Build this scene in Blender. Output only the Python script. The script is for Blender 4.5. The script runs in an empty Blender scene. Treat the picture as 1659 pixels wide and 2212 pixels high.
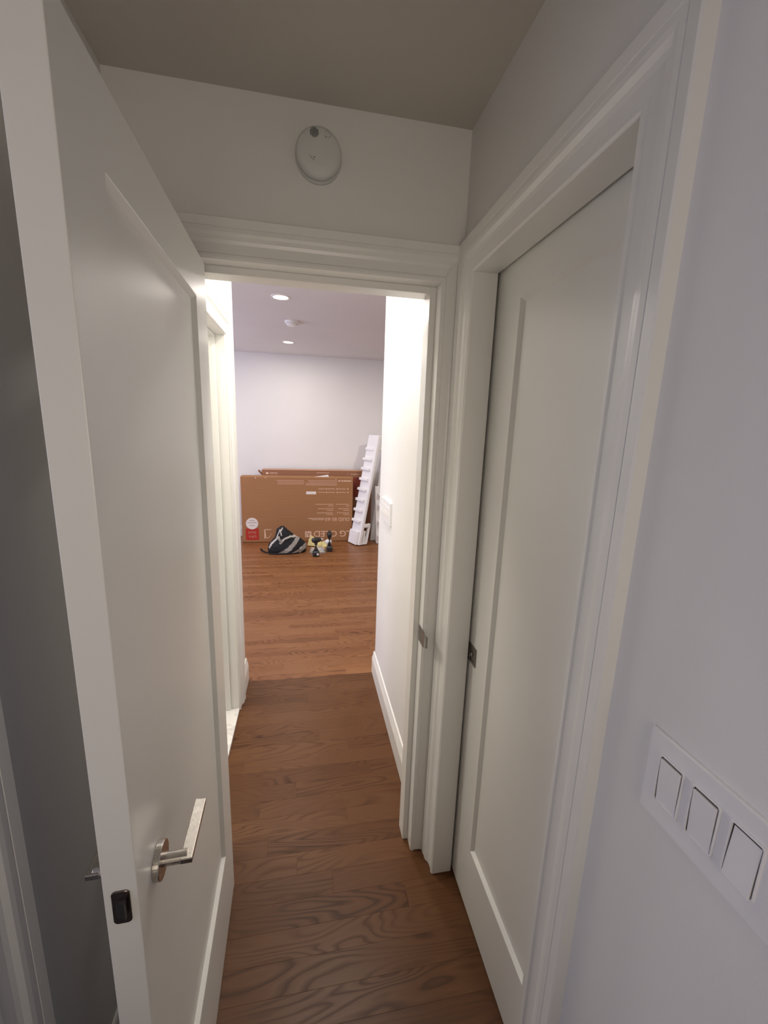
import bpy, bmesh, math, random
from mathutils import Matrix, Vector
C = bpy.context.scene.collection
D = bpy.data
SC = bpy.context.scene
# ------------------------------------------------------------------ camera
cam_d = D.cameras.new('camera'); cam = D.objects.new('camera', cam_d); C.objects.link(cam)
cam_d.sensor_fit = 'VERTICAL'; cam_d.sensor_height = 24.0
cam_d.lens = 24.0 * 889.0 / 2212.0
cam_d.clip_start = 0.02; cam_d.clip_end = 60
R = Matrix(((0.98285473, 0.00406935, -0.18433671), (-0.18140179, 0.20035422, -0.96278324), (0.03301474, 0.97971507, 0.19765728)))
M4 = R.to_4x4(); M4.translation = Vector((0, 0, 1.6)); cam.matrix_world = M4
SC.camera = cam
# ------------------------------------------------------------------ world, exposure
w = D.worlds.new('world'); SC.world = w; w.use_nodes = True
w.node_tree.nodes['Background'].inputs[0].default_value = (0.55, 0.6, 0.8, 1)
w.node_tree.nodes['Background'].inputs[1].default_value = 0.02
SC.view_settings.view_transform = 'Standard'; SC.view_settings.look = 'None'
SC.view_settings.gamma = 1.0; SC.view_settings.exposure = 0.0
try: SC.view_settings.use_curve_mapping = False
except Exception: pass
# ------------------------------------------------------------------ lights (the rooms' own lamps, daylight and unseen added fills)
def area(name, loc, size, power, col, rot=(0, 0, 0), sizey=None, spread=None):
    l = D.lights.new(name, 'AREA'); l.energy = power; l.color = col
    l.shape = 'DISK' if sizey is None else 'RECTANGLE'; l.size = size
    if sizey: l.size_y = sizey
    if spread: l.spread = spread
    o = D.objects.new(name, l); o.location = loc; o.rotation_euler = rot; C.objects.link(o); return o
WARM = (1.0, 0.86, 0.68); NEUT = (1.0, 0.93, 0.84)
for i, (x, y) in enumerate([(-.19, 3.49), (-.205, 5.24), (1.52, 4.35), (-2.1, 3.49), (-2.1, 5.24)]):
    area('downlight_lamp', (x, y, 2.545), .11, 18 if x > 1 else 9, NEUT)
for y in (1.62, 2.25): area('hall_lamp', (.13, y, 2.53), .14, 9, (1, .95, .86))
area('bath_fill', (-1.2, 1.75, 2.5), .5, 20, (1, .94, .84))  # unseen light added to brighten the hall wall and its bounce
area('room_daylight', (-2.9, 4.2, 1.5), 1.4, 45, (.66, .70, 1.0), (0, math.radians(-90), 0), 1.6)
area('rear_fill', (.0, -1.5, 1.5), .8, 2.5, (1.0, .87, .72), (math.radians(90), 0, 0), .8, math.radians(80))  # warm fill added behind the camera to lift the near surfaces
area('side_fill', (-1.66, .22, 1.5), 1.0, 8, (.70, .73, 1.0), (0, math.radians(-90), 0), 1.2)  # bluish fill added in an unseen room left of the camera
# ------------------------------------------------------------------ materials
def nm(name):
    m = D.materials.new(name); m.use_nodes = True; nt = m.node_tree
    return m, nt, nt.nodes['Principled BSDF']
def ramp(nt, stops):
    r = nt.nodes.new('ShaderNodeValToRGB'); e = r.color_ramp.elements
    while len(e) < len(stops): e.new(.5)
    for i, (p, c) in enumerate(stops): e[i].position = p; e[i].color = (*c, 1)
    return r
def paint(name, col, rough, bump=.02, scale=260, spec=.5, vary=.015, coat=0):
    m, nt, b = nm(name); L = nt.links
    tc = nt.nodes.new('ShaderNodeTexCoord'); n = nt.nodes.new('ShaderNodeTexNoise'); n.inputs['Scale'].default_value = scale
    L.new(tc.outputs['Object'], n.inputs['Vector'])
    bp = nt.nodes.new('ShaderNodeBump'); bp.inputs['Strength'].default_value = bump; bp.inputs['Distance'].default_value = .002
    L.new(n.outputs[0], bp.inputs['Height']); L.new(bp.outputs[0], b.inputs['Normal'])
    n2 = nt.nodes.new('ShaderNodeTexNoise'); n2.inputs['Scale'].default_value = 2.3; L.new(tc.outputs['Object'], n2.inputs['Vector'])
    r = ramp(nt, [(.3, tuple(c * (1 - vary) for c in col)), (.7, tuple(min(1, c * (1 + vary)) for c in col))])
    L.new(n2.outputs[0], r.inputs[0]); L.new(r.outputs[0], b.inputs['Base Color'])
    b.inputs['Roughness'].default_value = rough; b.inputs['Specular IOR Level'].default_value = spec
    b.inputs['Coat Weight'].default_value = coat
    return m
M_wall = paint('wall_paint', (.80, .785, .765), .62, .06, 320, .35)
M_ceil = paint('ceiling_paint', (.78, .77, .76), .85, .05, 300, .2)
M_ceil_dim = paint('near_ceiling_dimmed', (.60, .565, .515), .85, .05, 300, .2)  # dim light on the near ceiling painted in as a darker, warmer colour
M_trim = paint('trim_paint', (.82, .81, .775), .30, .0, 90, .5)
M_door = paint('door_paint', (.82, .81, .77), .32, .0, 110, .5)
M_plast = paint('white_plastic', (.84, .83, .83), .35, .0, 50)
M_alarm = paint('alarm_plastic', (.66, .68, .67), .5, .0, 50)
M_foam = paint('white_foam', (.88, .87, .87), .8, .25, 220, .2)
M_dark = paint('dark_slot', (.02, .018, .016), .6, 0, 50)
M_black = paint('black_plastic', (.022, .024, .026), .38, .1, 120)
M_cloth = paint('black_cloth', (.016, .016, .019), .8, .4, 180, .3)
M_grey = paint('grey_cloth', (.33, .31, .285), .8, .4, 180, .3)
M_pale = paint('pale_piping', (.50, .46, .40), .7, .2, 120)
M_yell = paint('yellow_paper', (.80, .70, .33), .6, .3, 60)
M_red = paint('red_print', (.46, .03, .02), .5, .02, 60)
M_cream = paint('cream_print', (.80, .56, .42), .6, .0, 60)
M_faint = paint('faint_print', (.52, .30, .21), .6, .0, 60)
M_white = paint('white_print', (.80, .74, .70), .5, .0, 60)
M_greyprint = paint('grey_print', (.45, .38, .36), .6, 0, 60)
M_dred = paint('dark_red_card', (.22, .035, .02), .6, .05, 60)
def metal(name, col, rough, brush=True):
    m, nt, b = nm(name); L = nt.links
    b.inputs['Metallic'].default_value = 1; b.inputs['Base Color'].default_value = (*col, 1); b.inputs['Roughness'].default_value = rough
    if brush:
        tc = nt.nodes.new('ShaderNodeTexCoord'); mp = nt.nodes.new('ShaderNodeMapping'); mp.inputs['Scale'].default_value = (40, 40, 900)
        n = nt.nodes.new('ShaderNodeTexNoise'); n.inputs['Scale'].default_value = 3
        L.new(tc.outputs['Object'], mp.inputs[0]); L.new(mp.outputs[0], n.inputs['Vector'])
        mr = nt.nodes.new('ShaderNodeMapRange'); mr.inputs[3].default_value = rough - .02; mr.inputs[4].default_value = rough + .03
        L.new(n.outputs[0], mr.inputs[0]); L.new(mr.outputs[0], b.inputs['Roughness'])
    return m
M_nickel = metal('satin_nickel', (.60, .56, .52), .27)
M_steel = metal('dark_steel', (.30, .28, .26), .35)
M_lat = metal('bronze_latch', (.16, .13, .12), .25, False)
def card(name, col):
    m, nt, b = nm(name); L = nt.links
    tc = nt.nodes.new('ShaderNodeTexCoord'); mp = nt.nodes.new('ShaderNodeMapping'); mp.inputs['Scale'].default_value = (1, 1, 60)
    n = nt.nodes.new('ShaderNodeTexNoise'); n.inputs['Scale'].default_value = 3; n.inputs['Detail'].default_value = 4
    L.new(tc.outputs['Object'], mp.inputs[0]); L.new(mp.outputs[0], n.inputs['Vector'])
    r = ramp(nt, [(.3, tuple(c * .92 for c in col)), (.7, tuple(c * 1.06 for c in col))])
    L.new(n.outputs[0], r.inputs[0]); L.new(r.outputs[0], b.inputs['Base Color']); b.inputs['Roughness'].default_value = .75
    return m
M_card = card('cardboard', (.355, .172, .072)); M_card2 = card('cardboard_darker', (.30, .135, .07)); M_cardl = card('cardboard_edge', (.55, .31, .20))
def oak(name, dark, mid, light, gscale, sp=.28):
    m, nt, b = nm(name); L = nt.links; N = nt.nodes
    tc = N.new('ShaderNodeTexCoord'); oi = N.new('ShaderNodeObjectInfo')
    mul = N.new('ShaderNodeVectorMath'); mul.operation = 'MULTIPLY_ADD'
    cx = N.new('ShaderNodeCombineXYZ')
    for k, f in ((0, 37.3), (1, 91.7), (2, 13.1)):
        mm = N.new('ShaderNodeMath'); mm.operation = 'MULTIPLY'; mm.inputs[1].default_value = f; L.new(oi.outputs['Random'], mm.inputs[0]); L.new(mm.outputs[0], cx.inputs[k])
    add = N.new('ShaderNodeVectorMath'); add.operation = 'ADD'; L.new(tc.outputs['Object'], add.inputs[0]); L.new(cx.outputs[0], add.inputs[1])
    mp = N.new('ShaderNodeMapping'); mp.inputs['Scale'].default_value = (1.7, 8.5, 1); L.new(add.outputs[0], mp.inputs[0])
    n = N.new('ShaderNodeTexNoise'); n.inputs['Scale'].default_value = 1.0 * gscale; n.inputs['Detail'].default_value = 1.6; n.inputs['Roughness'].default_value = .42; n.inputs['Distortion'].default_value = .35
    L.new(mp.outputs[0], n.inputs['Vector'])
    m1 = N.new('ShaderNodeMath'); m1.operation = 'MULTIPLY'; m1.inputs[1].default_value = 17.0; L.new(n.outputs[0], m1.inputs[0])
    fr = N.new('ShaderNodeMath'); fr.operation = 'FRACT'; L.new(m1.outputs[0], fr.inputs[0])
    rr = ramp(nt, [(0, (0, 0, 0)), (.12, (.25, .25, .25)), (.45, (1, 1, 1)), (.85, (.75, .75, .75)), (1, (0, 0, 0))]); L.new(fr.outputs[0], rr.inputs[0])
    # where the figure is strong or faint
    mpz = N.new('ShaderNodeMapping'); mpz.inputs['Scale'].default_value = (1.6, 5, 1); L.new(add.outputs[0], mpz.inputs[0])
    nz = N.new('ShaderNodeTexNoise'); nz.inputs['Scale'].default_value = 1.3; L.new(mpz.outputs[0], nz.inputs['Vector'])
    # fine pores
    mp2 = N.new('ShaderNodeMapping'); mp2.inputs['Scale'].default_value = (14, 260, 1); L.new(add.outputs[0], mp2.inputs[0])
    n2 = N.new('ShaderNodeTexNoise'); n2.inputs['Scale'].default_value = 1; n2.inputs['Detail'].default_value = 3; L.new(mp2.outputs[0], n2.inputs['Vector'])
    mixp = N.new('ShaderNodeMix'); mixp.data_type = 'FLOAT'; 
    zr = N.new('ShaderNodeMapRange'); zr.inputs[1].default_value = .42; zr.inputs[2].default_value = .62; zr.inputs[3].default_value = .12; zr.inputs[4].default_value = .75; L.new(nz.outputs[0], zr.inputs[0])
    L.new(zr.outputs[0], mixp.inputs[0]); mixp.inputs[2].default_value = .78; L.new(rr.outputs[0], mixp.inputs[3])
    s = N.new('ShaderNodeMath'); s.operation = 'MULTIPLY_ADD'; s.inputs[1].default_value = .30; s.inputs[2].default_value = -.15; L.new(n2.outputs[0], s.inputs[0])
    t = N.new('ShaderNodeMath'); t.operation = 'ADD'; L.new(mixp.outputs[0], t.inputs[0]); L.new(s.outputs[0], t.inputs[1])
    # per-plank tone
    pr = N.new('ShaderNodeMapRange'); pr.inputs[3].default_value = -.20; pr.inputs[4].default_value = .20; 
    wn = N.new('ShaderNodeTexWhiteNoise'); wn.noise_dimensions = '1D'; L.new(oi.outputs['Random'], wn.inputs['W']); L.new(wn.outputs[0], pr.inputs[0])
    u = N.new('ShaderNodeMath'); u.operation = 'ADD'; L.new(t.outputs[0], u.inputs[0]); L.new(pr.outputs[0], u.inputs[1])
    cr = ramp(nt, [(0.0, dark), (.62, mid), (1.0, light)]); L.new(u.outputs[0], cr.inputs[0]); L.new(cr.outputs[0], b.inputs['Base Color'])
    b.inputs['Roughness'].default_value = .33; b.inputs['Specular IOR Level'].default_value = sp
    rg = N.new('ShaderNodeMapRange'); rg.inputs[3].default_value = .46; rg.inputs[4].default_value = .34; L.new(t.outputs[0], rg.inputs[0]); L.new(rg.outputs[0], b.inputs['Roughness'])
    bp = N.new('ShaderNodeBump'); bp.inputs['Strength'].default_value = .12; bp.inputs['Distance'].default_value = .001; L.new(t.outputs[0], bp.inputs['Height']); L.new(bp.outputs[0], b.inputs['Normal'])
    return m
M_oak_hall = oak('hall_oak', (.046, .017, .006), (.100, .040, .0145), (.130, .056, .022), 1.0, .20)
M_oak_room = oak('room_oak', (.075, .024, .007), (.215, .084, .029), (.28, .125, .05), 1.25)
def marble():
    m, nt, b = nm('white_marble'); L = nt.links; N = nt.nodes
    tc = N.new('ShaderNodeTexCoord'); n = N.new('ShaderNodeTexNoise'); n.inputs['Scale'].default_value = 5; n.inputs['Detail'].default_value = 6; n.inputs['Distortion'].default_value = 1.5
    L.new(tc.outputs['Object'], n.inputs['Vector']); r = ramp(nt, [(.47, (.82, .80, .77)), (.5, (.66, .64, .62)), (.53, (.82, .80, .77))])
    L.new(n.outputs[0], r.inputs[0]); L.new(r.outputs[0], b.inputs['Base Color']); b.inputs['Roughness'].default_value = .2
    return m
M_marble = marble()
def emit(name, col, s):
    m, nt, b = nm(name); b.inputs['Emission Color'].default_value = (*col, 1); b.inputs['Emission Strength'].default_value = s
    n = nt.nodes.new('ShaderNodeLayerWeight'); b.inputs['Base Color'].default_value = (.9, .9, .9, 1); return m
M_lamp = emit('lamp_glow', (1.0, .86, .66), 5)
def clear():
    m, nt, b = nm('clear_film'); b.inputs['Transmission Weight'].default_value = .75; b.inputs['Roughness'].default_value = .22; b.inputs['IOR'].default_value = 1.3
    b.inputs['Base Color'].default_value = (.85, .9, .93, 1); return m
M_clear = clear()
# ------------------------------------------------------------------ helpers
def link(name, bm, mats, parent=None, bevel=0, smooth=False, loc=None):
    me = D.meshes.new(name); bmesh.ops.recalc_face_normals(bm, faces=bm.faces); bm.to_mesh(me); bm.free()
    for m in (mats if isinstance(mats, (list, tuple)) else [mats]): me.materials.append(m)
    if smooth:
        for p in me.polygons: p.use_smooth = True
    o = D.objects.new(name, me); C.objects.link(o)
    if parent: o.parent = parent
    if loc: o.location = loc
    if bevel:
        md = o.modifiers.new('bevel', 'BEVEL'); md.width = bevel; md.segments = 2; md.limit_method = 'ANGLE'; md.angle_limit = math.radians(35)
    return o
def struct(o): o['kind'] = 'structure'; return o
def tag(o, label, cat, group=None):
    o['label'] = label; o['category'] = cat
    if group: o['group'] = group
    return o
def empty(name, loc, rz=0):
    o = D.objects.new(name, None); o.location = loc; o.rotation_euler = (0, 0, rz); o.empty_display_size = .05; C.objects.link(o); return o
def box(bm, x0, x1, y0, y1, z0, z1, mi=0, mtx=None):
    vs = [bm.verts.new((x, y, z)) for x in (x0, x1) for y in (y0, y1) for z in (z0, z1)]
    if mtx:
        for v in vs: v.co = mtx @ v.co
    for f in ((0, 1, 3, 2), (4, 6, 7, 5), (0, 4, 5, 1), (2, 3, 7, 6), (0, 2, 6, 4), (1, 5, 7, 3)):
        fc = bm.faces.new([vs[i] for i in f]); fc.material_index = mi
    return vs
def boxes(lst):
    bm = bmesh.new()
    for b in lst: box(bm, *b)
    return bm
def sweep(bm, rings, close=True, mi=0):
    """rings: lists of points (same length); skins between them, caps the ends"""
    vr = [[bm.verts.new(p) for p in r] for r in rings]
    n = len(vr[0])
    for a, b in zip(vr, vr[1:]):
        for i in range(n if close else n - 1):
            j = (i + 1) % n
            f = bm.faces.new((a[i], a[j], b[j], b[i])); f.material_index = mi
    if close:
        for r in (vr[0], vr[-1]):
            try: f = bm.faces.new(r); f.material_index = mi
            except ValueError: pass
    return vr
def tube(bm, pts, r, n=8, mi=0):
    rings = []; pts = [Vector(p) for p in pts]
    for i, p in enumerate(pts):
        d = (pts[min(i + 1, len(pts) - 1)] - pts[max(i - 1, 0)]).normalized()
        a = d.cross(Vector((0, 0, 1)));
        if a.length < .05: a = d.cross(Vector((0, 1, 0)))
        a.normalize(); b2 = d.cross(a)
        rr = r[i] if isinstance(r, (list, tuple)) else r
        rings.append([p + (a * math.cos(t) + b2 * math.sin(t)) * rr for t in [2 * math.pi * k / n for k in range(n)]])
    sweep(bm, rings, True, mi)
def lathe(bm, prof, origin, axis='z', n=32, mi=0):
    """prof: (radius, height); axis direction vector key"""
    o = Vector(origin)
    ax = {'z': (Vector((1, 0, 0)), Vector((0, 1, 0)), Vector((0, 0, 1))), 'y': (Vector((1, 0, 0)), Vector((0, 0, 1)), Vector((0, -1, 0))), 'Y': (Vector((1, 0, 0)), Vector((0, 0, 1)), Vector((0, 1, 0))), 'x': (Vector((0, 1, 0)), Vector((0, 0, 1)), Vector((-1, 0, 0)))}[axis]
    rings = [[o + ax[0] * (r * math.cos(2 * math.pi * k / n)) + ax[1] * (r * math.sin(2 * math.pi * k / n)) + ax[2] * h for k in range(n)] for r, h in prof]
    sweep(bm, rings, True, mi)
def rrect(w, h, r, n=5):
    pts = []
    for cx, cy, a0 in ((w / 2 - r, h / 2 - r, 0), (-w / 2 + r, h / 2 - r, 90), (-w / 2 + r, -h / 2 + r, 180), (w / 2 - r, -h / 2 + r, 270)):
        for k in range(n + 1):
            a = math.radians(a0 + 90 * k / n); pts.append((cx + r * math.cos(a), cy + r * math.sin(a)))
    return pts
def plate(bm, w, h, r, layers, f, mi=0):
    """rounded rectangle extruded; layers = (inset, depth); f maps (u,v,depth) to a point"""
    sweep(bm, [[f(u * (w - 2 * i) / w, v * (h - 2 * i) / h, d) for u, v in rrect(w, h, r)] for i, d in layers], True, mi)
# casing profile: (distance outward from the opening, thickness)
CW = .095
PROF = [(0, 0), (0, .009), (.003, .012), (.010, .012), (.013, .009), (.036, .0105), (.044, .013), (.052, .019), (.060, .0205), (.070, .0205), (.0715, .0190), (.073, .0212), (.092, .0235), (.095, .021), (.095, 0)]
def casing(name, f, u0, u1, vt, umin=-9, umax=9, vmin=0.0, prof=PROF, legs=(1, 1), mat=None):
    """f(u, v, t): point on wall plane at u, v sticking out by t. U-shaped mitred door casing, three children"""
    root = empty(name, f((u0 + u1) / 2, 0, 0)); struct(root)
    cl = lambda u: max(umin, min(umax, u))
    def piece(nme, pth):
        bm = bmesh.new(); rings = []
        for fn in pth: rings.append([Vector(f(cl(fn(s)[0]), fn(s)[1], t)) - root.location for s, t in prof])
        sweep(bm, rings); o = link(nme, bm, mat or M_trim, root); return o
    if legs[0]: piece('casing_leg', [lambda s: (u0 - s, vmin), lambda s: (u0 - s, vt + s)])
    piece('casing_head', [lambda s: (u0 - s, vt + s), lambda s: (u1 + s, vt + s)])
    if legs[1]: piece('casing_leg', [lambda s: (u1 + s, vt + s), lambda s: (u1 + s, vmin)])
    return root
# ------------------------------------------------------------------ floor: sub-floor slab and single planks
rnd = random.Random(7)
floor = struct(link('floor', boxes([(-3.1, 3.1, -2.3, 6.25, -.08, -.012)]), M_dark))
nplank = 0
def plank(x0, x1, y0, y1, mat):
    global nplank
    g = .00005; bm = bmesh.new(); z = 0.0
    e = .0004
    lo = [(x0 + g, y0 + g), (x1 - g, y0 + g), (x1 - g, y1 - g), (x0 + g, y1 - g)]
    hi = [(x0 + g + e, y0 + g + e), (x1 - g - e, y0 + g + e), (x1 - g - e, y1 - g - e), (x0 + g + e, y1 - g - e)]
    sweep(bm, [[(a, b, -.012) for a, b in lo], [(a, b, z - e * .7) for a, b in lo], [(a, b, z) for a, b in hi]])
    link('floor_plank', bm, mat, floor); nplank += 1
P1 = .0814
joint = {0: [-.041], -1: [.086], 1: [-.153], 2: [.161], -3: [-.3], -2: [.34], 3: [-.2], 4: [-.052], 5: [.3], 6: [-.3], 7: [.2], 9: [-.102], 8: [.06], 10: [.25], 11: [-.25], 12: [.0], 13: [.2], 14: [.137]}
rows = []
k = -15
while True:
    y0 = 1.234 + P1 * k
    if y0 > 2.45: break
    ye = y0 + P1
    if ye > -.35:
        xa, xb = (-.56, .60) if y0 < 1.25 else ((-.345, .45) if y0 < 1.36 else (-.385, .45))
        js = joint.get(k, [rnd.uniform(-.35, .35)])
        xs = [xa] + js + [xb]
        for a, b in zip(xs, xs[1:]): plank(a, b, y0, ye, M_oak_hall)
    k += 1
P2 = .0572; y = 2.4552; rest = bmesh.new()
while y < 6.12:
    x = -1.3 - rnd.uniform(0, .8); xs = []
    while x < 1.7:
        L_ = rnd.uniform(.55, 1.6); xs.append((x, x + L_)); x += L_
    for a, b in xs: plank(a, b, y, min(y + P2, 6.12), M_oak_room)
    box(rest, -3.0, xs[0][0] - .001, y + .0003, y + P2 - .0003, -.012, 0); box(rest, xs[-1][1] + .001, 3.0, y + .0003, y + P2 - .0003, -.012, 0)
    y += P2
for i in range(-16, 24):
    y0 = -2.2 + .0814 * (i + 16)
    if y0 + .0814 < -.38: box(rest, -1.6, 1.4, y0, y0 + .0808, -.012, 0)
ro = link('floor_board_field', rest, M_oak_room, floor); ro['kind'] = 'stuff'
# bathroom floor: marble tiles with a saddle
bf = struct(link('floor_bathroom', boxes([(-2.2, -.50, 1.37, 2.8, -.012, .006)]), M_dark))
for i in range(5):
    for j in range(5):
        x0 = -.505 - .305 * (i + 1); y0 = 1.375 + .305 * j
        bm = bmesh.new(); box(bm, x0 + .001, x0 + .304, y0 + .001, min(y0 + .304, 2.8), .006, .012); link('floor_tile', bm, M_marble, bf)
struct(link('trim_1', boxes([(-.50, -.381, 1.395, 2.186, -.012, .014)]), M_marble, bevel=.003))
# ------------------------------------------------------------------ near space (behind and beside the camera)
XR = .456
struct(link('wall_right', boxes([(XR, XR + .066, -2.3, .573, 0, 2.42), (XR, XR + .066, 1.170, 1.36, 0, 2.42), (XR, XR + .066, .573, 1.170, 2.040, 2.42),
                                (.575, .66, -2.3, 2.33, 0, 2.6), (.5225, .575, .40, .52, 0, 2.42), (.5225, .575, 1.19, 1.36, 0, 2.42)]), M_wall))
XL = -.475
struct(link('wall_left', boxes([(XL - .12, XL, .547, 1.36, 0, 2.42), (XL - .12, XL, -1.6, -.052, 0, 2.42), (XL - .12, XL, -.052, .547, 2.032, 2.42)]), M_wall))
struct(link('wall_back', boxes([(XL - .12, XR, -1.72, -1.6, 0, 2.42)]), M_wall))
struct(link('wall_side_room', boxes([(-1.82, -1.7, -.82, 1.36, 0, 2.42), (-1.82, XL - .1201, -.94, -.82, 0, 2.42), (-1.7, XL - .1201, 1.24, 1.36, 0, 2.42)]), M_wall))  # unseen side room, added to house the bluish side fill
struct(link('ceiling', boxes([(-1.82, .66, -2.42, 1.36, 2.42, 2.50)]), M_ceil_dim))
# wall with the doorway: left pier, right pier, lintel
RX0, RX1 = -.312, .389     # rabbet faces
struct(link('wall_front', boxes([(XL, RX0 - .012, 1.267, 1.36, 0, 2.42), (RX1 + .012, XR, 1.267, 1.36, 0, 2.42), (RX0 - .012, RX1 + .012, 1.267, 1.36, 2.036, 2.42),
                                (-.6, .6, 1.268, 1.36, 2.50, 2.6)]), M_wall))
# jamb lining with stop, doorway ahead
jr = struct(empty('trim_2', (.04, 1.31, 0)))
def jl(nme, lst, mat=M_trim, par=jr, bev=.0012):
    bm = bmesh.new()
    for b in lst: box(bm, b[0] - par.location.x, b[1] - par.location.x, b[2] - par.location.y, b[3] - par.location.y, b[4], b[5])
    return link(nme, bm, mat, par, bevel=bev)
jl('jamb_leg', [(RX1, RX1 + .012, 1.257, 1.366, 0, 2.036), (RX1 - .020, RX1, 1.305, 1.366, 0, 2.0245)])
jl('jamb_leg', [(RX0 - .012, RX0, 1.257, 1.366, 0, 2.036), (RX0, RX0 + .020, 1.305, 1.366, 0, 2.0245)])
jl('jamb_head', [(RX0, RX1, 1.257, 1.366, 2.0245, 2.036), (RX0 + .020, RX1 - .020, 1.305, 1.366, 2.0046, 2.0245)])
sp = bmesh.new()   # strike plate with lip curling over the casing edge
for f4 in ([(.3884, 1.224), (.3884, 1.292)],):
    box(sp, .3868, .3892, 1.235, 1.292, .874, .930)
    rings = [[(.3868, 1.236, z), (.3892, 1.236, z)] for z in (.885, .92)]
    prev = None
    arc = [(.3868, 1.236), (.3875, 1.226), (.390, 1.217), (.394, 1.212)]
    for (a, b), (c, d2) in zip(arc, arc[1:]):
        vs = [sp.verts.new(p) for p in ((a, b, .880), (c, d2, .883), (c, d2, .921), (a, b, .924), (a + .0018, b + .0008, .880), (c + .0018, d2 + .0008, .883), (c + .0018, d2 + .0008, .921), (a + .0018, b + .0008, .924))]
        for q in ((0, 1, 2, 3), (7, 6, 5, 4), (0, 4, 5, 1), (3, 2, 6, 7), (1, 5, 6, 2), (0, 3, 7, 4)): sp.faces.new([vs[i] for i in q])
for v in sp.verts: v.co -= Vector(jr.location)
st = link('strike_plate', sp, M_steel, jr); st['label'] = 'satin metal strike plate with curved lip'
casing('trim_3', lambda u, v, t: (u, 1.267 - t, v), RX0 - .002, RX1 + .002, 2.0265, umin=XL + .001, umax=.440)
casing('trim_4', lambda u, v, t: (u, 1.36 + t, v), RX0 - .002, RX1 - .010, 2.0065, umin=-.36, umax=.4215)
# pocket door opening in the right wall
YP0, YP1 = .583, 1.160
jr2 = struct(empty('trim_5', (.49, .87, 0)))
jl('jamb_leg', [(XR - .009, .5190, YP1, YP1 + .010, 0, 2.037)], par=jr2)
jl('jamb_leg', [(XR - .009, .5190, YP0 - .010, YP0, 0, 2.037)], par=jr2)
jl('jamb_head', [(XR - .009, .5190, YP0, YP1, 2.027, 2.037)], par=jr2)
casing('trim_6', lambda u, v, t: (XR - t, u, v), YP0 - .002, YP1 + .002, 2.029, umax=1.2475)
# left wall: casing of an opening just beside the camera
casing('trim_7', lambda u, v, t: (XL + t, u, v), -.054, .549, 2.034)
jr4 = struct(empty('trim_10', (XL - .06, .25, 0)))
jl('jamb_leg', [(XL - .122, XL + .004, .545, .555, 0, 2.034)], par=jr4); jl('jamb_leg', [(XL - .122, XL + .004, -.060, -.050, 0, 2.034)], par=jr4); jl('jamb_head', [(XL - .122, XL + .004, -.05, .545, 2.03, 2.034)], par=jr4)
# ------------------------------------------------------------------ hall beyond
HL, HR = -.385, .440
struct(link('wall_hall_right', boxes([(HR, .5749, 1.36, 2.450, 0, 2.56)]), M_wall, bevel=.003))
struct(link('wall_hall_left', boxes([(HL - .115, HL, 2.198, 2.470, 0, 2.56), (HL - .115, HL, 1.36, 1.385, 0, 2.56), (HL - .115, HL, 1.385, 2.198, 2.027, 2.56)]), M_wall))
struct(link('ceiling_room', boxes([(-3.1, 3.1, 1.36, 6.25, 2.56, 2.64)]), M_ceil))
struct(link('wall_hall_front', boxes([(-.6, .575, 1.30, 1.3599, 2.56, 2.64)]), M_wall))
struct(link('wall_room_near', boxes([(.5751, 3.1, 2.33, 2.450, 0, 2.56), (-3.1, -.5001, 2.36, 2.470, 0, 2.56)]), M_wall))
struct(link('wall_far', boxes([(-3.1, 3.1, 6.12, 6.25, 0, 2.56)]), M_wall))
struct(link('wall_room_left', boxes([(-3.22, -3.1, 2.3, 6.25, 0, 2.64)]), M_wall))
struct(link('wall_room_right', boxes([(3.1, 3.22, 2.3, 6.25, 0, 2.64)]), M_wall))
# bathroom shell
struct(link('wall_bathroom', boxes([(-2.3, -2.2, 1.25, 2.5, 0, 2.56), (-2.3, -.596, 1.25, 1.3695, 0, 2.56)]), M_wall))
jr3 = struct(empty('trim_8', (-.44, 1.79, 0)))
jl('jamb_leg', [(HL - .120, HL + .004, 2.184, 2.198, .014, 2.027), (-.462, -.425, 2.172, 2.184, .014, 2.013)], par=jr3)
jl('jamb_leg', [(HL - .120, HL + .004, 1.385, 1.399, .014, 2.027), (-.462, -.425, 1.399, 1.411, .014, 2.013)], par=jr3)
jl('jamb_head', [(HL - .120, HL + .004, 1.399, 2.184, 2.013, 2.027), (-.462, -.425, 1.411, 2.172, 2.001, 2.013)], par=jr3)
PROF2 = [(s * 1.14, t) for s, t in PROF]
casing('trim_9', lambda u, v, t: (HL + t, u, v), 1.391, 2.188, 2.017, umin=1.383, vmin=0.0, prof=PROF2)
# bathroom door, swung into the bathroom, with its hinges on the far jamb
d2 = struct(empty('door_2', (-.505, 2.16, .02), 0))
bm = bmesh.new(); box(bm, -.70, -.003, -.044, 0, 0, 1.98); link('door_slab', bm, M_door, d2, bevel=.0015)
for z in (.25, 1.0, 1.68):
    bm = bmesh.new(); lathe(bm, [(.006, 0), (.006, .09)], (.004, .004, z), 'z', 12); box(bm, 0, .036, .0115, .0135, z, z + .09); link('hinge', bm, M_steel, d2)
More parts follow.
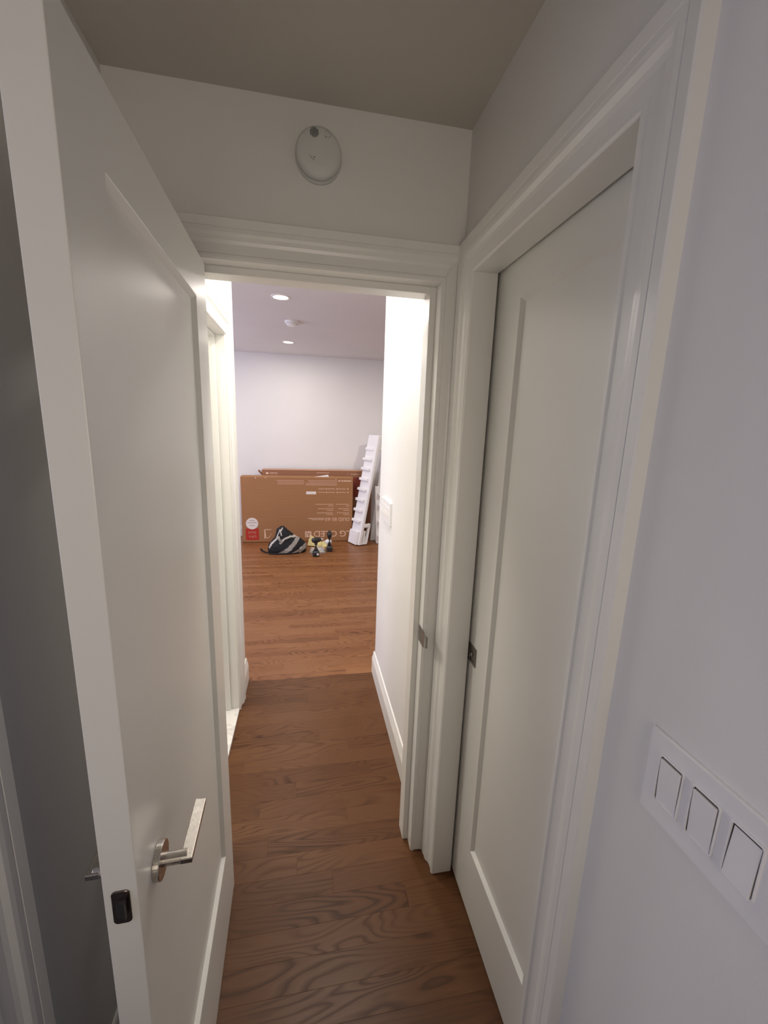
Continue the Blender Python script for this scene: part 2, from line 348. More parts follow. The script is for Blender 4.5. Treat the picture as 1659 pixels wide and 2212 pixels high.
# baseboards
BP = [(0, 0), (.0165, 0), (.0165, .098), (.0150, .103), (.0155, .108), (.0120, .118), (.0110, .124), (.0085, .130), (.0085, .139), (.005, .147), (0, .150)]
def baseboard(name, p0, p1, nrm):
    bm = bmesh.new(); sweep(bm, [[(p[0] + nrm[0] * t, p[1] + nrm[1] * t, z) for t, z in BP] for p in (p0, p1)]); return struct(link(name, bm, M_trim))
baseboard('baseboard_hall_right', (HR, 1.392), (HR, 2.4665), (-1, 0))
baseboard('baseboard_hall_left', (HL, 2.298), (HL, 2.4865), (1, 0))
baseboard('baseboard_right', (XR, -2.29), (XR, .485), (-1, 0))
baseboard('baseboard_left', (XL, .645), (XL, 1.24), (1, 0))
baseboard('baseboard_far', (-3.09, 6.12), (3.09, 6.12), (0, -1))
baseboard('baseboard_room_right', (HR, 2.45), (3.09, 2.45), (0, 1))
baseboard('baseboard_room_left', (-3.09, 2.47), (HL, 2.47), (0, 1))
# ------------------------------------------------------------------ panel doors
def panel_frame(W, z0, z1, a0, a1, b0, b1, face, back, bev=.010, dep=.011):
    """door slab in local (s, y, z): face at y=face, back at y=back, recess a0..a1 x b0..b1 on both sides"""
    bm = bmesh.new(); sg = 1 if face > back else -1
    def ringset(yf, dirn):
        o = [(0, z0), (W, z0), (W, z1), (0, z1)]; i = [(a0, b0), (a1, b0), (a1, b1), (a0, b1)]
        i2 = [(a0 + bev, b0 + bev), (a1 - bev, b0 + bev), (a1 - bev, b1 - bev), (a0 + bev, b1 - bev)]
        O = [bm.verts.new((s, yf, z)) for s, z in o]; I = [bm.verts.new((s, yf, z)) for s, z in i]; J = [bm.verts.new((s, yf - dirn * dep, z)) for s, z in i2]
        for k in range(4):
            j = (k + 1) % 4; bm.faces.new((O[k], O[j], I[j], I[k])); bm.faces.new((I[k], I[j], J[j], J[k]))
        return O, J
    O1, J1 = ringset(face, sg); O2, J2 = ringset(back, -sg)
    for k in range(4):
        j = (k + 1) % 4; bm.faces.new((O1[k], O1[j], O2[j], O2[k])); bm.faces.new((J1[k], J1[j], J2[j], J2[k]))
    pb = bmesh.new(); e = bev - .001
    box(pb, a0 + e, a1 - e, min(face - sg * (dep - .0001), back + sg * (dep - .0001)), max(face - sg * (dep - .0001), back + sg * (dep - .0001)), b0 + e, b1 - e)
    return bm, pb
# door 1: hinged door, opened against the left wall
door1 = struct(empty('door_1', (-.2575, 1.2345, .008)))
ang = math.atan2(-.723, .0225); door1.rotation_euler = (0, 0, ang)
W1 = .7235
fb, pb = panel_frame(W1, 0, 1.994, .118, .612, .262, 1.886, 0, -.043)
link('door_frame', fb, M_door, door1, bevel=.0012); link('door_panel', pb, M_door, door1)
SR, ZR = .648, .905
def lever(sgn, y0):
    bm = bmesh.new()
    f = lambda s, y, z: (s, y0 + sgn * y, z)
    n = 40
    sweep(bm, [[f(SR + r * math.cos(2 * math.pi * k / n), d, ZR + r * math.sin(2 * math.pi * k / n)) for k in range(n)] for r, d in ((.0265, 0), (.0275, .001), (.0275, .009), (.0268, .0102), (.011, .0103))])
    rose = link('rosette', bm, M_nickel, door1)
    bm = bmesh.new()
    sweep(bm, [[f(SR + r * math.cos(2 * math.pi * k / 24), d, ZR + r * math.sin(2 * math.pi * k / 24)) for k in range(24)] for r, d in ((.0098, .008), (.0098, .046))])
    # flat lever bar, square with the neck, pointing back to the hinges
    S = [(SR + .011, .036), (SR + .011, .0545), (SR - .100, .0545), (SR - .102, .036)]
    sweep(bm, [[f(s, y, ZR - .0035) for s, y in S], [f(s, y, ZR + .0062) for s, y in S]])
    return link('lever_handle', bm, M_nickel, door1, bevel=.0012)
lever(1, 0); lever(-1, -.043)
bm = bmesh.new(); plate(bm, .0235, .056, .006, [(0, 0), (0, .0014), (.0008, .002)], lambda u, v, d: (W1 + d, -.0215 + u, .925 + v)); lp = link('latch_plate', bm, M_lat, door1); lp['label'] = 'dark bronze latch plate on the door edge'
bm = bmesh.new(); sweep(bm, [[(W1 + a, -.0215 + b, .925 + v) for b, a in ((-.007, .002), (.007, .002), (.007, .0095), (-.007, .0035))] for v in (-.013, .013)]); link('latch_bolt', bm, M_steel, lp)
bm = bmesh.new()
for v in (-.021, .021): lathe(bm, [(.0035, .002), (.003, .0028)], (W1 + .0005, -.0215, .925 + v), 'z', 10)
bm.free()
for z in (.2, 1.0, 1.78):
    bm = bmesh.new(); lathe(bm, [(.006, 0), (.006, .09)], (-.006, -.045, z), 'z', 12); link('hinge', bm, M_steel, door1)
# door 4: pocket door in the right wall
door4 = struct(empty('door_4', (.527, .545, .006)))
# local: s along +y, face toward -x
def rot_panel(bm):
    for v in bm.verts: v.co = Vector((-v.co.y, v.co.x, v.co.z))
fb, pb = panel_frame(.632, 0, 2.030, .150, .490, .234, 1.927, 0, -.035, .009, .011)
rot_panel(fb); rot_panel(pb)
link('door_frame', fb, M_door, door4); link('door_panel', pb, M_door, door4)
pl = bmesh.new()
# square flush pull: raised rim with a sunk round-cornered dish
def ring(hw, hh, d, r=.001): return [(-d, .598 + u, .886 + v) for u, v in rrect(2 * hw, 2 * hh, r, 3)]
sweep(pl, [ring(.031, .031, 0), ring(.031, .031, .002), ring(.021, .021, .0022, .006), ring(.0205, .0205, .0004, .006)])
fpull = link('flush_pull', pl, M_steel, door4); fpull['label'] = 'square satin metal flush pull'
pl = bmesh.new(); lathe(pl, [(.006, .0008), (.006, .004), (.005, .0045)], (0, .598, .886), 'x', 16); link('pull_latch', pl, M_nickel, fpull)
# ------------------------------------------------------------------ wall things
# smoke alarm above the doorway
al = empty('smoke_alarm', (.034, 1.267, 2.292)); tag(al, 'round pale smoke alarm on the wall above the doorway', 'smoke alarm')
bm = bmesh.new(); lathe(bm, [(.060, 0), (.060, .010), (.0585, .014)], (0, 0, 0), 'y', 48); link('base_plate', bm, M_alarm, al)
bm = bmesh.new(); lathe(bm, [(.0555, .014), (.0585, .018), (.0585, .030), (.056, .036), (.050, .0395), (.03, .041), (.0005, .0412)], (0, 0, 0), 'y', 48); cov = link('cover', bm, M_alarm, al, smooth=True)
bm = bmesh.new()
for i in (-2.5, -1.5, -.5, .5, 1.5, 2.5):
    hh = math.sqrt(max(0, .0105 ** 2 - (i * .0037) ** 2)) + .0008
    box(bm, i * .0037 - .0008, i * .0037 + .0008, -.0420, -.0405, -hh, hh, 0, Matrix.Translation((-.0115, 0, .0375)) @ Matrix.Rotation(math.radians(-9), 4, 'Y'))
vg = link('sounder_slots', bm, M_dark, al); vg['label'] = 'black slotted sounder vent'
bm = bmesh.new()
pts = [(.0235 - .0075, -.0415, .036), (.0235 - .007, -.0415, .044), (.0235 - .002, -.0415, .0465), (.0235 + .0075, -.0415, .038), (.0235 + .006, -.0415, .0325), (.0235 - .001, -.0415, .0305), (.0235 - .0065, -.0415, .033)]
tube(bm, pts + [pts[0]], .0004, 6); lathe(bm, [(.0013, .0405), (.0013, .042)], (.0165, 0, .0305), 'y', 10); link('test_mark', bm, M_greyprint, al)
bm = bmesh.new(); lathe(bm, [(.0013, .041), (.0013, .0422)], (-.0115, 0, -.0175), 'y', 12); tube(bm, [(-.024, -.0415, -.0145), (-.016, -.0415, -.021), (-.011, -.0415, -.024)], .00035, 5); link('indicator', bm, M_dark, al)
# triple rocker switch beside the camera
sw = empty('light_switch', (XR, .321, 1.166)); tag(sw, 'white three gang rocker light switch on the near right wall', 'light switch')
bm = bmesh.new(); plate(bm, .168, .122, .002, [(0, 0), (0, .0035), (.002, .0058)], lambda u, v, d: (-d, u, v)); link('switch_plate', bm, M_plast, sw)
for i in range(3):
    yc = .046 - .046 * i
    up = (1, 1, -1)[i]
    bm = bmesh.new(); plate(bm, .0350, .068, .003, [(0, .0055), (0, .0078), (.0008, .0085), (.0018, .0085), (.0019, .0062)], lambda u, v, d: (-d, yc + u, .002 + v)); link('switch_frame', bm, M_plast, sw)
    bm = bmesh.new()
    prof = [(-.0312, .0064 + (.0042 if up < 0 else .0006)), (0, .0088), (.0312, .0064 + (.0006 if up < 0 else .0036))]
    sweep(bm, [[(-.004, yc + y, z) for z, _ in prof] + [(-d, yc + y, z) for z, d in prof[::-1]] for y in (-.0142, .0142)])
    link('rocker', bm, M_plast, sw, bevel=.0006)
    bm = bmesh.new(); box(bm, -.00660, -.0063, yc - .01555, yc + .01555, -.0300, .0340); link('rocker_gap', bm, M_dark, sw)
# four gang switch in the hall
sw2 = empty('light_switch', (HR, 2.195, 1.156)); tag(sw2, 'white four gang toggle light switch on the hall wall beyond the doorway', 'light switch')
bm = bmesh.new(); plate(bm, .240, .124, .003, [(0, 0), (0, .009), (.002, .0115)], lambda u, v, d: (-d, u, v)); link('switch_plate', bm, M_plast, sw2, bevel=.001)
for i in range(4):
    yc = -.078 + .052 * i
    bm = bmesh.new(); box(bm, -.0135, -.011, yc - .017, yc + .017, -.033, .033); o = link('rocker', bm, M_plast, sw2, bevel=.0008)
    bm = bmesh.new(); sweep(bm, [[(-.013, yc - .005, -.022), (-.013, yc + .005, -.022), (-.013, yc + .005, .004), (-.013, yc - .005, .004)], [(-.020, yc - .004, -.016), (-.020, yc + .004, -.016), (-.016, yc + .004, .0), (-.016, yc - .004, .0)]]); link('toggle', bm, M_white, o)
# ------------------------------------------------------------------ ceiling fixtures in the far room
def downlight(x, y, label):
    r = empty('ceiling_light', (x, y, 2.56)); tag(r, label, 'ceiling light', 'recessed downlights in the far room')
    bm = bmesh.new(); lathe(bm, [(.074, 0), (.072, -.004), (.058, -.006), (.055, .0), ], (0, 0, 0), 'z', 40); link('trim_ring', bm, M_plast, r)
    bm = bmesh.new(); lathe(bm, [(.0545, -.0020), (.0545, -.0035), (.001, -.0040)], (0, 0, 0), 'z', 40); link('lens', bm, M_lamp, r)
downlight(-.19, 3.49, 'lit round downlight nearer the doorway in the far room ceiling'); downlight(-.205, 5.24, 'lit round downlight farther back near the far wall')
ca = empty('smoke_alarm', (-.13, 4.24, 2.56)); tag(ca, 'small white ceiling alarm between the two lit downlights', 'smoke alarm')
bm = bmesh.new(); lathe(bm, [(.068, 0), (.068, -.012), (.062, -.02)], (0, 0, 0), 'z', 32); link('base_plate', bm, M_plast, ca)
bm = bmesh.new(); lathe(bm, [(.052, -.02), (.050, -.032), (.03, -.038), (.001, -.039)], (0, 0, 0), 'z', 32); link('cover', bm, M_plast, ca, smooth=True)
# ------------------------------------------------------------------ cartons
def text(name, s, cx, cz, h, wd, y, mat, parent, flip=True, sp=1.0):
    """lettering printed on a face looking to -y, turned upside down; cx, cz centre, h cap height, wd width"""
    cu = D.curves.new(name, 'FONT'); cu.body = s; cu.size = 1; cu.extrude = .002; cu.space_character = sp
    ob = D.objects.new('tmp', cu); C.objects.link(ob); bpy.context.view_layer.update()
    dg = bpy.context.evaluated_depsgraph_get(); me = D.meshes.new_from_object(ob.evaluated_get(dg)); D.objects.remove(ob)
    xs = [v.co.x for v in me.vertices]; ys = [v.co.y for v in me.vertices]
    x0, x1, y0, y1 = min(xs), max(xs), min(ys), max(ys); sx, sy = wd / (x1 - x0), h / (y1 - y0); sg = -1 if flip else 1
    for v in me.vertices:
        a = (v.co.x - (x0 + x1) / 2) * sx * sg; b = (v.co.y - (y0 + y1) / 2) * sy * sg
        v.co = (cx + a, y - .0002 - (.0006 if v.co.z > 0 else 0), cz + b)
    bm = bmesh.new(); bm.from_mesh(me); D.meshes.remove(me); left = set(bm.verts); isl = []
    while left:
        st_ = [left.pop()]; grp = [st_[0]]
        while st_:
            v = st_.pop()
            for e in v.link_edges:
                o2 = e.other_vert(v)
                if o2 in left: left.remove(o2); st_.append(o2); grp.append(o2)
        isl.append(grp)
    for grp in isl:
        gs = set(grp); nb = bmesh.new(); mp_ = {v: nb.verts.new(v.co) for v in grp}
        for f in bm.faces:
            if f.verts[0] in gs:
                try: nb.faces.new([mp_[v] for v in f.verts])
                except ValueError: pass
        link('printed_letter', nb, mat, parent)
    bm.free()
def pr(bm, x0, x1, z0, z1, y, d=.0006): box(bm, x0, x1, y - d, y - .0001, z0, z1)
b1 = empty('carton', (-.115, 5.72, 0)); tag(b1, 'large flat brown television carton standing upside down in front', 'box')
ox = -b1.location.x
bm = bmesh.new(); box(bm, -.873 + ox, .640 + ox, 0, .145, .002, .922); link('carton_body', bm, M_card, b1, bevel=.012)
bm = bmesh.new()
text('printed_lettering', 'LG OLED', .352 + ox, .113, .086, .512, 0, M_cream, b1, True, .95)
text('printed_lettering', 'OLED B5', .476 + ox, .3225, .046, .240, 0, M_cream, b1)
text('printed_lettering', '65', .287 + ox, .3225, .046, .068, 0, M_cream, b1)
bm = bmesh.new(); pr(bm, -.026 + ox, .062 + ox, .068, .152, 0); link('printed_square', bm, M_cream, b1); bm = bmesh.new(); pr(bm, .3375 + ox, .3395 + ox, .300, .344, 0); link('printed_bar', bm, M_cream, b1)
text('printed_lettering', 'AI', .018 + ox, .110, .062, .062, -.0007, M_card, b1)
rr_ = random.Random(3)
bm = bmesh.new()
def lines(x0, x1, zs, th, ragged=.08, right=True):
    for z in zs: pr(bm, x0 + rr_.uniform(0, ragged) * (x1 - x0), x1, z - th / 2, z + th / 2, 0)
lines(-.408 + ox, -.037 + ox, (.868, .846, .824), .0105, .12); lines(-.017 + ox, .415 + ox, (.871, .849, .827, .811), .0105, .14)
lines(.43 + ox, .62 + ox, (.870,), .014, .02)
link('fine_print', bm, M_faint, b1)['kind'] = 'stuff'
bm = bmesh.new()
lines(.015 + ox, .24 + ox, (.338,), .008, .02); lines(.06 + ox, .24 + ox, (.318,), .006, .02)
for zz, xa, xb in ((.540, .118, .378), (.516, .30, .378), (.476, .155, .378), (.452, .28, .378), (.416, .14, .378), (.394, .27, .378), (.540, .405, .597), (.516, .545, .597), (.476, .44, .597), (.452, .51, .597), (.416, .42, .597), (.394, .51, .597)):
    n = int((xb - xa) / .017)
    for i in range(n):
        pr(bm, xa + ox + i * .017, xa + ox + i * .017 + .013, zz - .0035, zz + .0035, 0)
for zz in (.757, .708):
    for xa, xb in ((.16, .25), (.285, .40), (.435, .55)):
        for i in range(int((xb - xa) / .015)): pr(bm, xa + ox + i * .015, xa + ox + i * .015 + .011, zz - .004, zz + .004, 0)
        lathe(bm, [(.009, .0001), (.009, .0006)], (xb + .018 + ox, 0, zz), 'y', 14)
for i, xx in enumerate((.44, .452, .49, .52, .545, .57, .595)): lathe(bm, [(.010, .0007), (.010, .0012)], (xx + ox, 0, .870), 'y', 14)
link('fine_print', bm, M_cream, b1)['kind'] = 'stuff'
bm = bmesh.new(); pr(bm, -.008 + ox, .128 + ox, .680, .720, 0); link('white_sticker', bm, M_white, b1)
bm = bmesh.new(); plate(bm, .175, .165, .012, [(0, .0001), (0, .0008)], lambda u, v, d: (-.737 + ox + u, -d, .1195 + v)); rp = link('red_sticker', bm, M_red, b1)
text('printed_letter', "Life's", -.737 + ox, .085, .036, .095, -.0009, M_faint, rp); text('printed_letter', 'Good', -.737 + ox, .142, .036, .10, -.0009, M_faint, rp)
bm = bmesh.new(); lathe(bm, [(.081, .0010), (.081, .0016)], (-.737 + ox, 0, .272), 'y', 40); rs = link('round_sticker', bm, M_white, b1); rs['label'] = 'round pale sticker'
bm = bmesh.new()
for zz, w_ in ((.315, .035), (.284, .062), (.245, .032)):
    box(bm, -.737 + ox - w_, -.737 + ox + w_, -.0020, -.0017, zz - .005, zz + .005)
link('fine_print', bm, M_greyprint, rs)['kind'] = 'stuff'
# emblem: upside down pennant outline
bm = bmesh.new()
sweep(bm, [[(x + ox, y, z) for x, z in ((-.578, .178), (-.565, .178), (-.556, .076), (-.578, .050))] for y in (-.0001, -.0006)])
aa = [(-.560, .072), (-.535, .066), (-.512, .082), (-.495, .105), (-.485, .128)]
for p, q in zip(aa, aa[1:]):
    sweep(bm, [[(p[0] + ox, y, p[1] - .006), (p[0] + ox, y, p[1] + .003), (q[0] + ox, y, q[1] + .003), (q[0] + ox, y, q[1] - .006)] for y in (-.0001, -.0006)])
pr(bm, -.575 + ox, -.485 + ox, .181, .189, 0); link('printed_emblem', bm, M_cream, b1)
bm = bmesh.new(); sweep(bm, [[(.098 + ox, y, .921), (.305 + ox, y, .921), (.292 + ox, y, .950), (.285 + ox, y, .951)] for y in (.02, .024)]); fl = link('paper_flap', bm, M_foam, b1); fl['label'] = 'white foam sheet poking out of the carton top'
bm = bmesh.new(); lathe(bm, [(.006, .0001), (.005, .0010)], (-.545 + ox, 0, .905), 'y', 10); lathe(bm, [(.006, .0001), (.005, .0010)], (-.675 + ox, 0, .900), 'y', 10); lathe(bm, [(.005, .0001), (.004, .0010)], (.40 + ox, 0, .895), 'y', 10); link('tape_dots', bm, M_foam, b1)['kind'] = 'stuff'
b2 = empty('carton', (.16, 5.885, 0)); tag(b2, 'darker brown flat carton standing behind the front one, against the far wall', 'box')
ox2 = -.16
bm = bmesh.new(); box(bm, -.610 + ox2, .93 + ox2, 0, .155, .002, .993); link('carton_body', bm, M_card2, b2, bevel=.005)
bm = bmesh.new(); box(bm, -.605 + ox2, .925 + ox2, -.003, .158, .992, .9975); link('carton_lid_edge', bm, M_cardl, b2)
text('printed_lettering', 'OLED', -.452 + ox2, .948, .026, .105, 0, M_cream, b2)
bm = bmesh.new(); pr(bm, -.553 + ox2, -.520 + ox2, .935, .961, 0); pr(bm, .58 + ox2, .582 + ox2, .935, .975, 0)
for i in range(9): pr(bm, .14 + .02 * i + ox2, .154 + .02 * i + ox2, .958, .966, 0)
for i in range(6): pr(bm, .62 + .02 * i + ox2, .634 + .02 * i + ox2, .944, .951, 0)
link('fine_print', bm, M_cream, b2)['kind'] = 'stuff'
bm = bmesh.new(); pr(bm, .655 + ox2, .80 + ox2, .62, .90, 0); dr = link('red_sticker', bm, M_dred, b2)
bm = bmesh.new(); sweep(bm, [[(-.612 + ox2, y, .92), (-.606 + ox2, y, .925), (-.655 + ox2, y, .985), (-.662 + ox2, y, .979)] for y in (.0, .12)]); link('carton_flap', bm, M_card2, b2)
# ------------------------------------------------------------------ white foam packing pieces leaning on the far wall
fa = empty('foam_packing', (.700, 5.44, 0)); tag(fa, 'tall ribbed white foam end cap leaning against the far wall', 'foam packing', 'white foam packing by the hall corner')
# build upright in local coords (x right along the front, y back, z up), then lean
LEN = 1.52
sh_x, sh_y = .270 / 1.50, .21 / 1.50
Lm = Matrix(((1, 0, sh_x, 0), (0, 1, sh_y, 0), (0, 0, 1 / math.sqrt(1 + sh_x ** 2 + sh_y ** 2) * 1.02, 0), (0, 0, 0, 1)))
# footprint: near ridge (0,0); left-back corner (-.105,.225); right (.115,.03)
def fpt(u, v, z):   # u along the ribbed side (0 = ridge, 1 = back corner), v outward to the right
    p = Vector((-.105 * u, .225 * u, z)) + Vector((.125, .045, 0)) * v
    return Lm @ p
def fbox(bm, u0, u1, v0, v1, z0, z1):
    vs = [bm.verts.new(fpt(u, v, z)) for u in (u0, u1) for v in (v0, v1) for z in (z0, z1)]
    for f in ((0, 1, 3, 2), (4, 6, 7, 5), (0, 4, 5, 1), (2, 3, 7, 6), (0, 2, 6, 4), (1, 5, 7, 3)): bm.faces.new([vs[i] for i in f])
bm = bmesh.new()
fbox(bm, 0, 1, 0, .30, .012, LEN)                  # ribbed wall
fbox(bm, 0, .13, .30, 1, .25, .30); fbox(bm, 0, 1, .30, 1, LEN - .05, LEN); fbox(bm, .02, 1, .30, 1.0, .012, .04)
fbox(bm, .85, 1, .30, 1, .012, LEN); fbox(bm, .25, 1, .30, 1.0, LEN - .22, LEN - .16)
fbox(bm, 0, .2, .82, 1, .03, .30); fbox(bm, .05, .55, .42, .62, .04, .20); fbox(bm, .1, .5, .66, .80, .04, .12)
link('foam_body', bm, M_foam, fa, bevel=.006)
for i, z in enumerate((1.325, 1.185, 1.05, .905, .765, .62, .475, .33)):
    bm = bmesh.new(); fbox(bm, .20, 1.0, -.24 if i else -.12, .01, z - .015, z + .020); link('foam_rib', bm, M_foam, fa, bevel=.005)
bm = bmesh.new(); fbox(bm, .12, 1.0, -.22, .01, .012, .195); link('foam_foot', bm, M_foam, fa, bevel=.006)
fb_ = empty('foam_packing', (.91, 5.72, 0)); tag(fb_, 'flat white foam slab leaning behind the ribbed end cap', 'foam packing', 'white foam packing by the hall corner')
bm = bmesh.new()
def slab(bm, pts, d0, d1):  # pts (x,z,y) local, thickness along y
    sweep(bm, [[(x, yy + d0, z) for x, z, yy in pts], [(x, yy + d1, z) for x, z, yy in pts]])
slab(bm, [(-.005, .002, 0), (.16, .002, 0), (.46, 1.35, .30), (.21, 1.33, .30), (.045, .40, .08)], 0, .045)
link('foam_body', bm, M_foam, fb_, bevel=.006)
bm = bmesh.new(); slab(bm, [(.05, .02, -.02), (.075, .02, -.02), (.115, .32, .045), (.09, .32, .045)], 0, .03); link('foam_rib', bm, M_foam, fb_, bevel=.004)
fc_ = empty('foam_packing', (.965, 5.56, 0)); tag(fc_, 'short narrow white foam strip with knobs, half hidden by the hall corner', 'foam packing', 'white foam packing by the hall corner')
bm = bmesh.new(); slab(bm, [(0, .002, 0), (.13, .002, 0), (.125, .80, .10), (-.018, .80, .10)], 0, .07); link('foam_body', bm, M_foam, fc_, bevel=.006)
for z in (.12, .32, .55, .70):
    bm = bmesh.new(); lathe(bm, [(.028, 0), (.028, .05), (.02, .056)], (.045, z * .125, z), 'y', 16); link('foam_knob', bm, M_foam, fc_, smooth=False)
# ------------------------------------------------------------------ tool bag
bag = empty('tool_bag', (-.258, 5.28, 0)); tag(bag, 'slumped black and grey striped cloth tool bag on the floor', 'bag')
def interp(t, tab):
    for (a, b), (c, d3) in zip(tab, tab[1:]):
        if t <= c: return b + (d3 - b) * (t - a) / (c - a)
    return tab[-1][1]
Lt = [(0, .235), (.04, .24), (.09, .225), (.14, .185), (.2, .135), (.25, .105), (.3, .088), (.335, .04)]
Rt = [(0, .24), (.04, .262), (.09, .262), (.13, .238), (.17, .190), (.21, .125), (.25, .08), (.28, .052), (.335, -.005)]
Dt = [(0, .14), (.05, .15), (.1, .14), (.2, .10), (.28, .06), (.335, .012)]
bm = bmesh.new(); NU, NV = 120, 60; rings = []
import mathutils
for j in range(NV + 1):
    z = .335 * (j / NV); r_ = []
    for i in range(NU):
        a = 2 * math.pi * i / NU; c, s = math.cos(a), math.sin(a)
        x = c * (interp(z, Rt) if c > 0 else interp(z, Lt)); yy = s * interp(z, Dt)
        sg = lambda q: math.copysign(abs(q) ** .8, q)
        nz = mathutils.noise.noise(Vector((x * 9, yy * 9, z * 9 + 3))) * .014 + mathutils.noise.noise(Vector((x * 25, yy * 25, z * 25))) * .005
        f_ = 1 + nz / max(.06, math.hypot(x, yy))
        r_.append((x * f_ - .03 * (z / .335), yy * f_, max(.003, z + .004)))
    rings.append(r_)
sweep(bm, rings)
bm.faces.ensure_lookup_table()
def segd(px, pz, pts):
    best = 9
    for (a, b), (c, d3) in zip(pts, pts[1:]):
        L2 = (c - a) ** 2 + (d3 - b) ** 2; t = max(0, min(1, ((px - a) * (c - a) + (pz - b) * (d3 - b)) / L2)); best = min(best, math.hypot(px - a - t * (c - a), pz - b - t * (d3 - b)))
    return best
U = lambda a, b: ((a - 640) * .00060, (705 - b) * .00063)
band1 = [U(520, 700), U(700, 600), U(800, 500), U(885, 390)]; band2 = [U(770, 720), U(900, 660), U(1045, 560)]
for f in bm.faces:
    c = f.calc_center_median(); x, z = c.x, c.z
    mi = 0
    if segd(x, z, band1) < .026 or segd(x, z, band2) < .028: mi = 1
    if c.y < .03 and (segd(x, z, [U(520, 480), U(600, 400), U(720, 355), U(850, 365)]) < .010 or segd(x, z, [U(285, 590), U(330, 510), U(480, 370)]) < .010 or segd(x, z, [U(560, 200), U(520, 260), U(540, 330)]) < .007 or segd(x, z, [U(640, 190), U(720, 260), U(850, 365)]) < .012 or segd(x, z, [U(440, 380), U(510, 230)]) < .006): mi = 2
    f.material_index = mi
link('bag_body', bm, [M_cloth, M_grey, M_pale], bag, smooth=True)
bm = bmesh.new(); tube(bm, [(-.21, -.13, .02), (-.25, -.10, .022), (-.29, -.07, .03), (-.31, -.06, .05), (-.32, -.05, .055), (-.315, -.04, .03), (-.27, -.05, .012)], .009, 8); link('bag_strap', bm, M_cloth, bag, smooth=True)
bm = bmesh.new(); tube(bm, [(-.21, -.135, .012), (-.1, -.15, .012), (.05, -.145, .012), (.16, -.11, .012)], .008, 8); link('bag_piping', bm, M_cloth, bag, smooth=True)
bm = bmesh.new(); tube(bm, [(-.090, -.075, .22), (-.085, -.10, .185), (-.07, -.115, .15), (-.06, -.105, .19)], [.010, .013, .012, .005], 8); link('zip_tab', bm, M_grey, bag, smooth=True)
bm = bmesh.new(); box(bm, .165, .190, -.128, -.122, .075, .083, 0, Matrix.Rotation(.0, 4, 'Y')); box(bm, .185, .193, -.125, -.119, .08, .098); link('bag_logo', bm, M_white, bag)
# ------------------------------------------------------------------ drills
def drill(loc, head_dir, lab, h, bw, noseL, white=False):
    r = empty('cordless_drill', loc); tag(r, lab, 'drill')
    bm = bmesh.new(); plate(bm, bw, bw * 1.15, .018, [(.006, .001), (0, .008), (0, .050), (.012, .068), (.018, .074)], lambda u, v, d: (u, v, d)); bt = link('battery_pack', bm, M_black, r, smooth=False)
    bm = bmesh.new(); tube(bm, [(0, 0, .066), (0, .004, .10), (0, .006, h - .06), (0, .004, h - .02)], [.026, .0185, .0185, .024], 14); link('handle', bm, M_black, r, smooth=True)
    bm = bmesh.new(); d_ = Vector(head_dir).normalized(); p = Vector((0, 0, h)) - d_ * .055
    tube(bm, [p, p + d_ * .012, p + d_ * .07, p + d_ * .10, p + d_ * .13], [.024, .032, .034, .030, .022], 18); link('motor_housing', bm, M_black, r, smooth=True)
    bm = bmesh.new(); q = p + d_ * .128; tube(bm, [q, q + d_ * .012, q + d_ * .03, q + d_ * noseL], [.020, .021, .014, .006], 14); ch = link('chuck', bm, M_white if white else M_black, r, smooth=True)
    if white:
        ch['label'] = 'white nosed chuck'
        bm = bmesh.new(); box(bm, .008, .034, -bw * 1.15 / 2 - .002, -bw * 1.15 / 2 + .004, .018, .046); link('battery_label', bm, M_white, bt, bevel=.004)
    return r
drill((.112, 5.06, 0), (.8, .75, -.12), 'black cordless drill standing beside the bag, its head turned right with a white nose', .205, .085, .06, True)
drill((.290, 5.26, 0), (.05, 1, .1), 'black cordless drill standing alone on the right, its back to the doorway', .225, .078, .07)
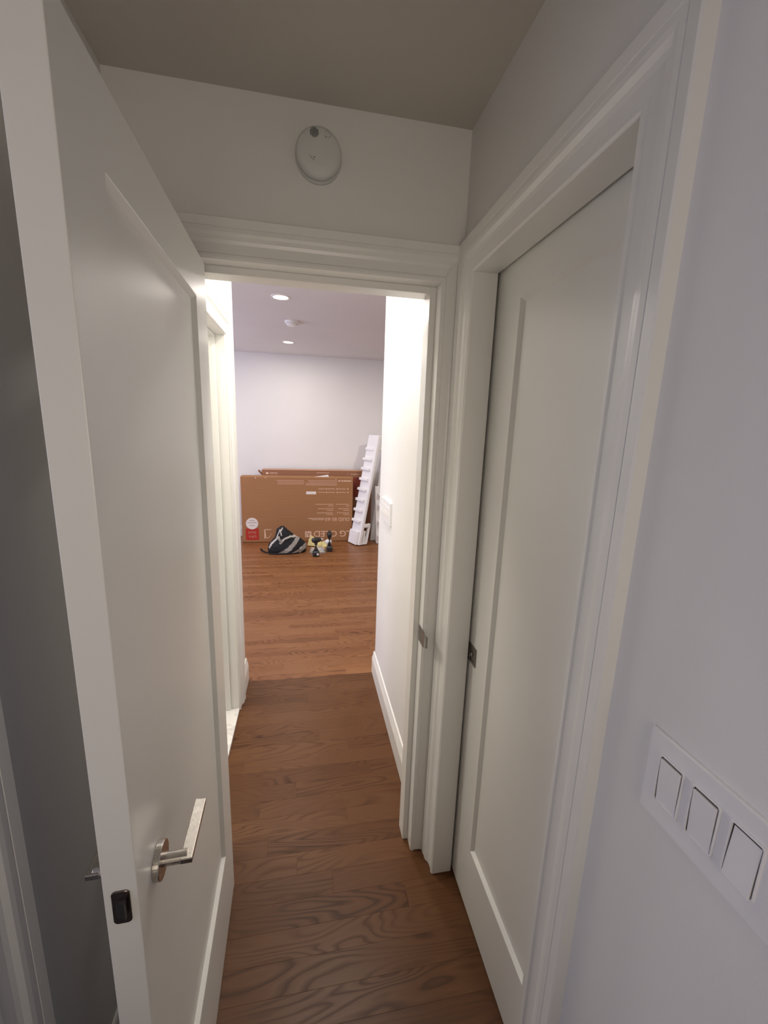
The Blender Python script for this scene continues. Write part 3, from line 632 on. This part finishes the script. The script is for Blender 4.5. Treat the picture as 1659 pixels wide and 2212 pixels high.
# ------------------------------------------------------------------ yellow leaflet bag and clear plastic bag
def crumple(name, x0, x1, y0, y1, h, mat, seed, parent, zb=.002, n=22, edge=.25):
    bm = bmesh.new(); g = []
    for lay in (1, 0):
        vv = []
        for j in range(n + 1):
            row = []
            for i in range(n + 1):
                u, v = i / n, j / n; e = min(1, min(u, 1 - u, v, 1 - v) / edge)
                z = zb + .001 + (lay * h * (e ** .6) * (.55 + .9 * abs(mathutils.noise.noise(Vector((u * 4 + seed, v * 4, seed))))) if lay else 0)
                wob = mathutils.noise.noise(Vector((u * 3 + seed, v * 3, 7))) * .012
                row.append(bm.verts.new((x0 + (x1 - x0) * u + wob, y0 + (y1 - y0) * v + wob, z)))
            vv.append(row)
        for j in range(n):
            for i in range(n): bm.faces.new((vv[j][i], vv[j][i + 1], vv[j + 1][i + 1], vv[j + 1][i]))
        g.append(vv)
    t, b = g
    for i in range(n):
        bm.faces.new((t[0][i], t[0][i + 1], b[0][i + 1], b[0][i])); bm.faces.new((t[n][i], t[n][i + 1], b[n][i + 1], b[n][i]))
        bm.faces.new((t[i][0], t[i + 1][0], b[i + 1][0], b[i][0])); bm.faces.new((t[i][n], t[i + 1][n], b[i + 1][n], b[i][n]))
    return link(name, bm, mat, parent)
yp = empty('yellow_package', (.13, 5.48, 0)); tag(yp, 'crumpled yellow package between the drills by the carton', 'package')
bm = bmesh.new()
sweep(bm, [[(-.125, 0, .01), (-.02, -.03, .01), (.05, -.03, .012), (.03, 0, .075), (-.075, .02, .155), (-.11, .02, .09)], [(-.12, .04, .01), (-.02, .04, .01), (.05, .04, .012), (.03, .04, .07), (-.07, .04, .15), (-.105, .04, .085)]])
link('package_body', bm, M_yell, yp, bevel=.01)
crumple('package_fold', .0, .17, -.06, .07, .06, M_yell, 4.2, yp)
bm = bmesh.new(); tube(bm, [(.125, -.03, .055), (.155, -.01, .062), (.185, .02, .06)], [.035, .04, .03], 12); link('package_roll', bm, M_foam, yp, smooth=True)
pb_ = crumple('plastic_bag', -.13, .07, -.10, .10, .05, M_clear, 9.1, None, n=26); pb_.location = (.165, 5.27, 0); tag(pb_, 'crumpled clear plastic bag lying between the two drills', 'plastic bag')
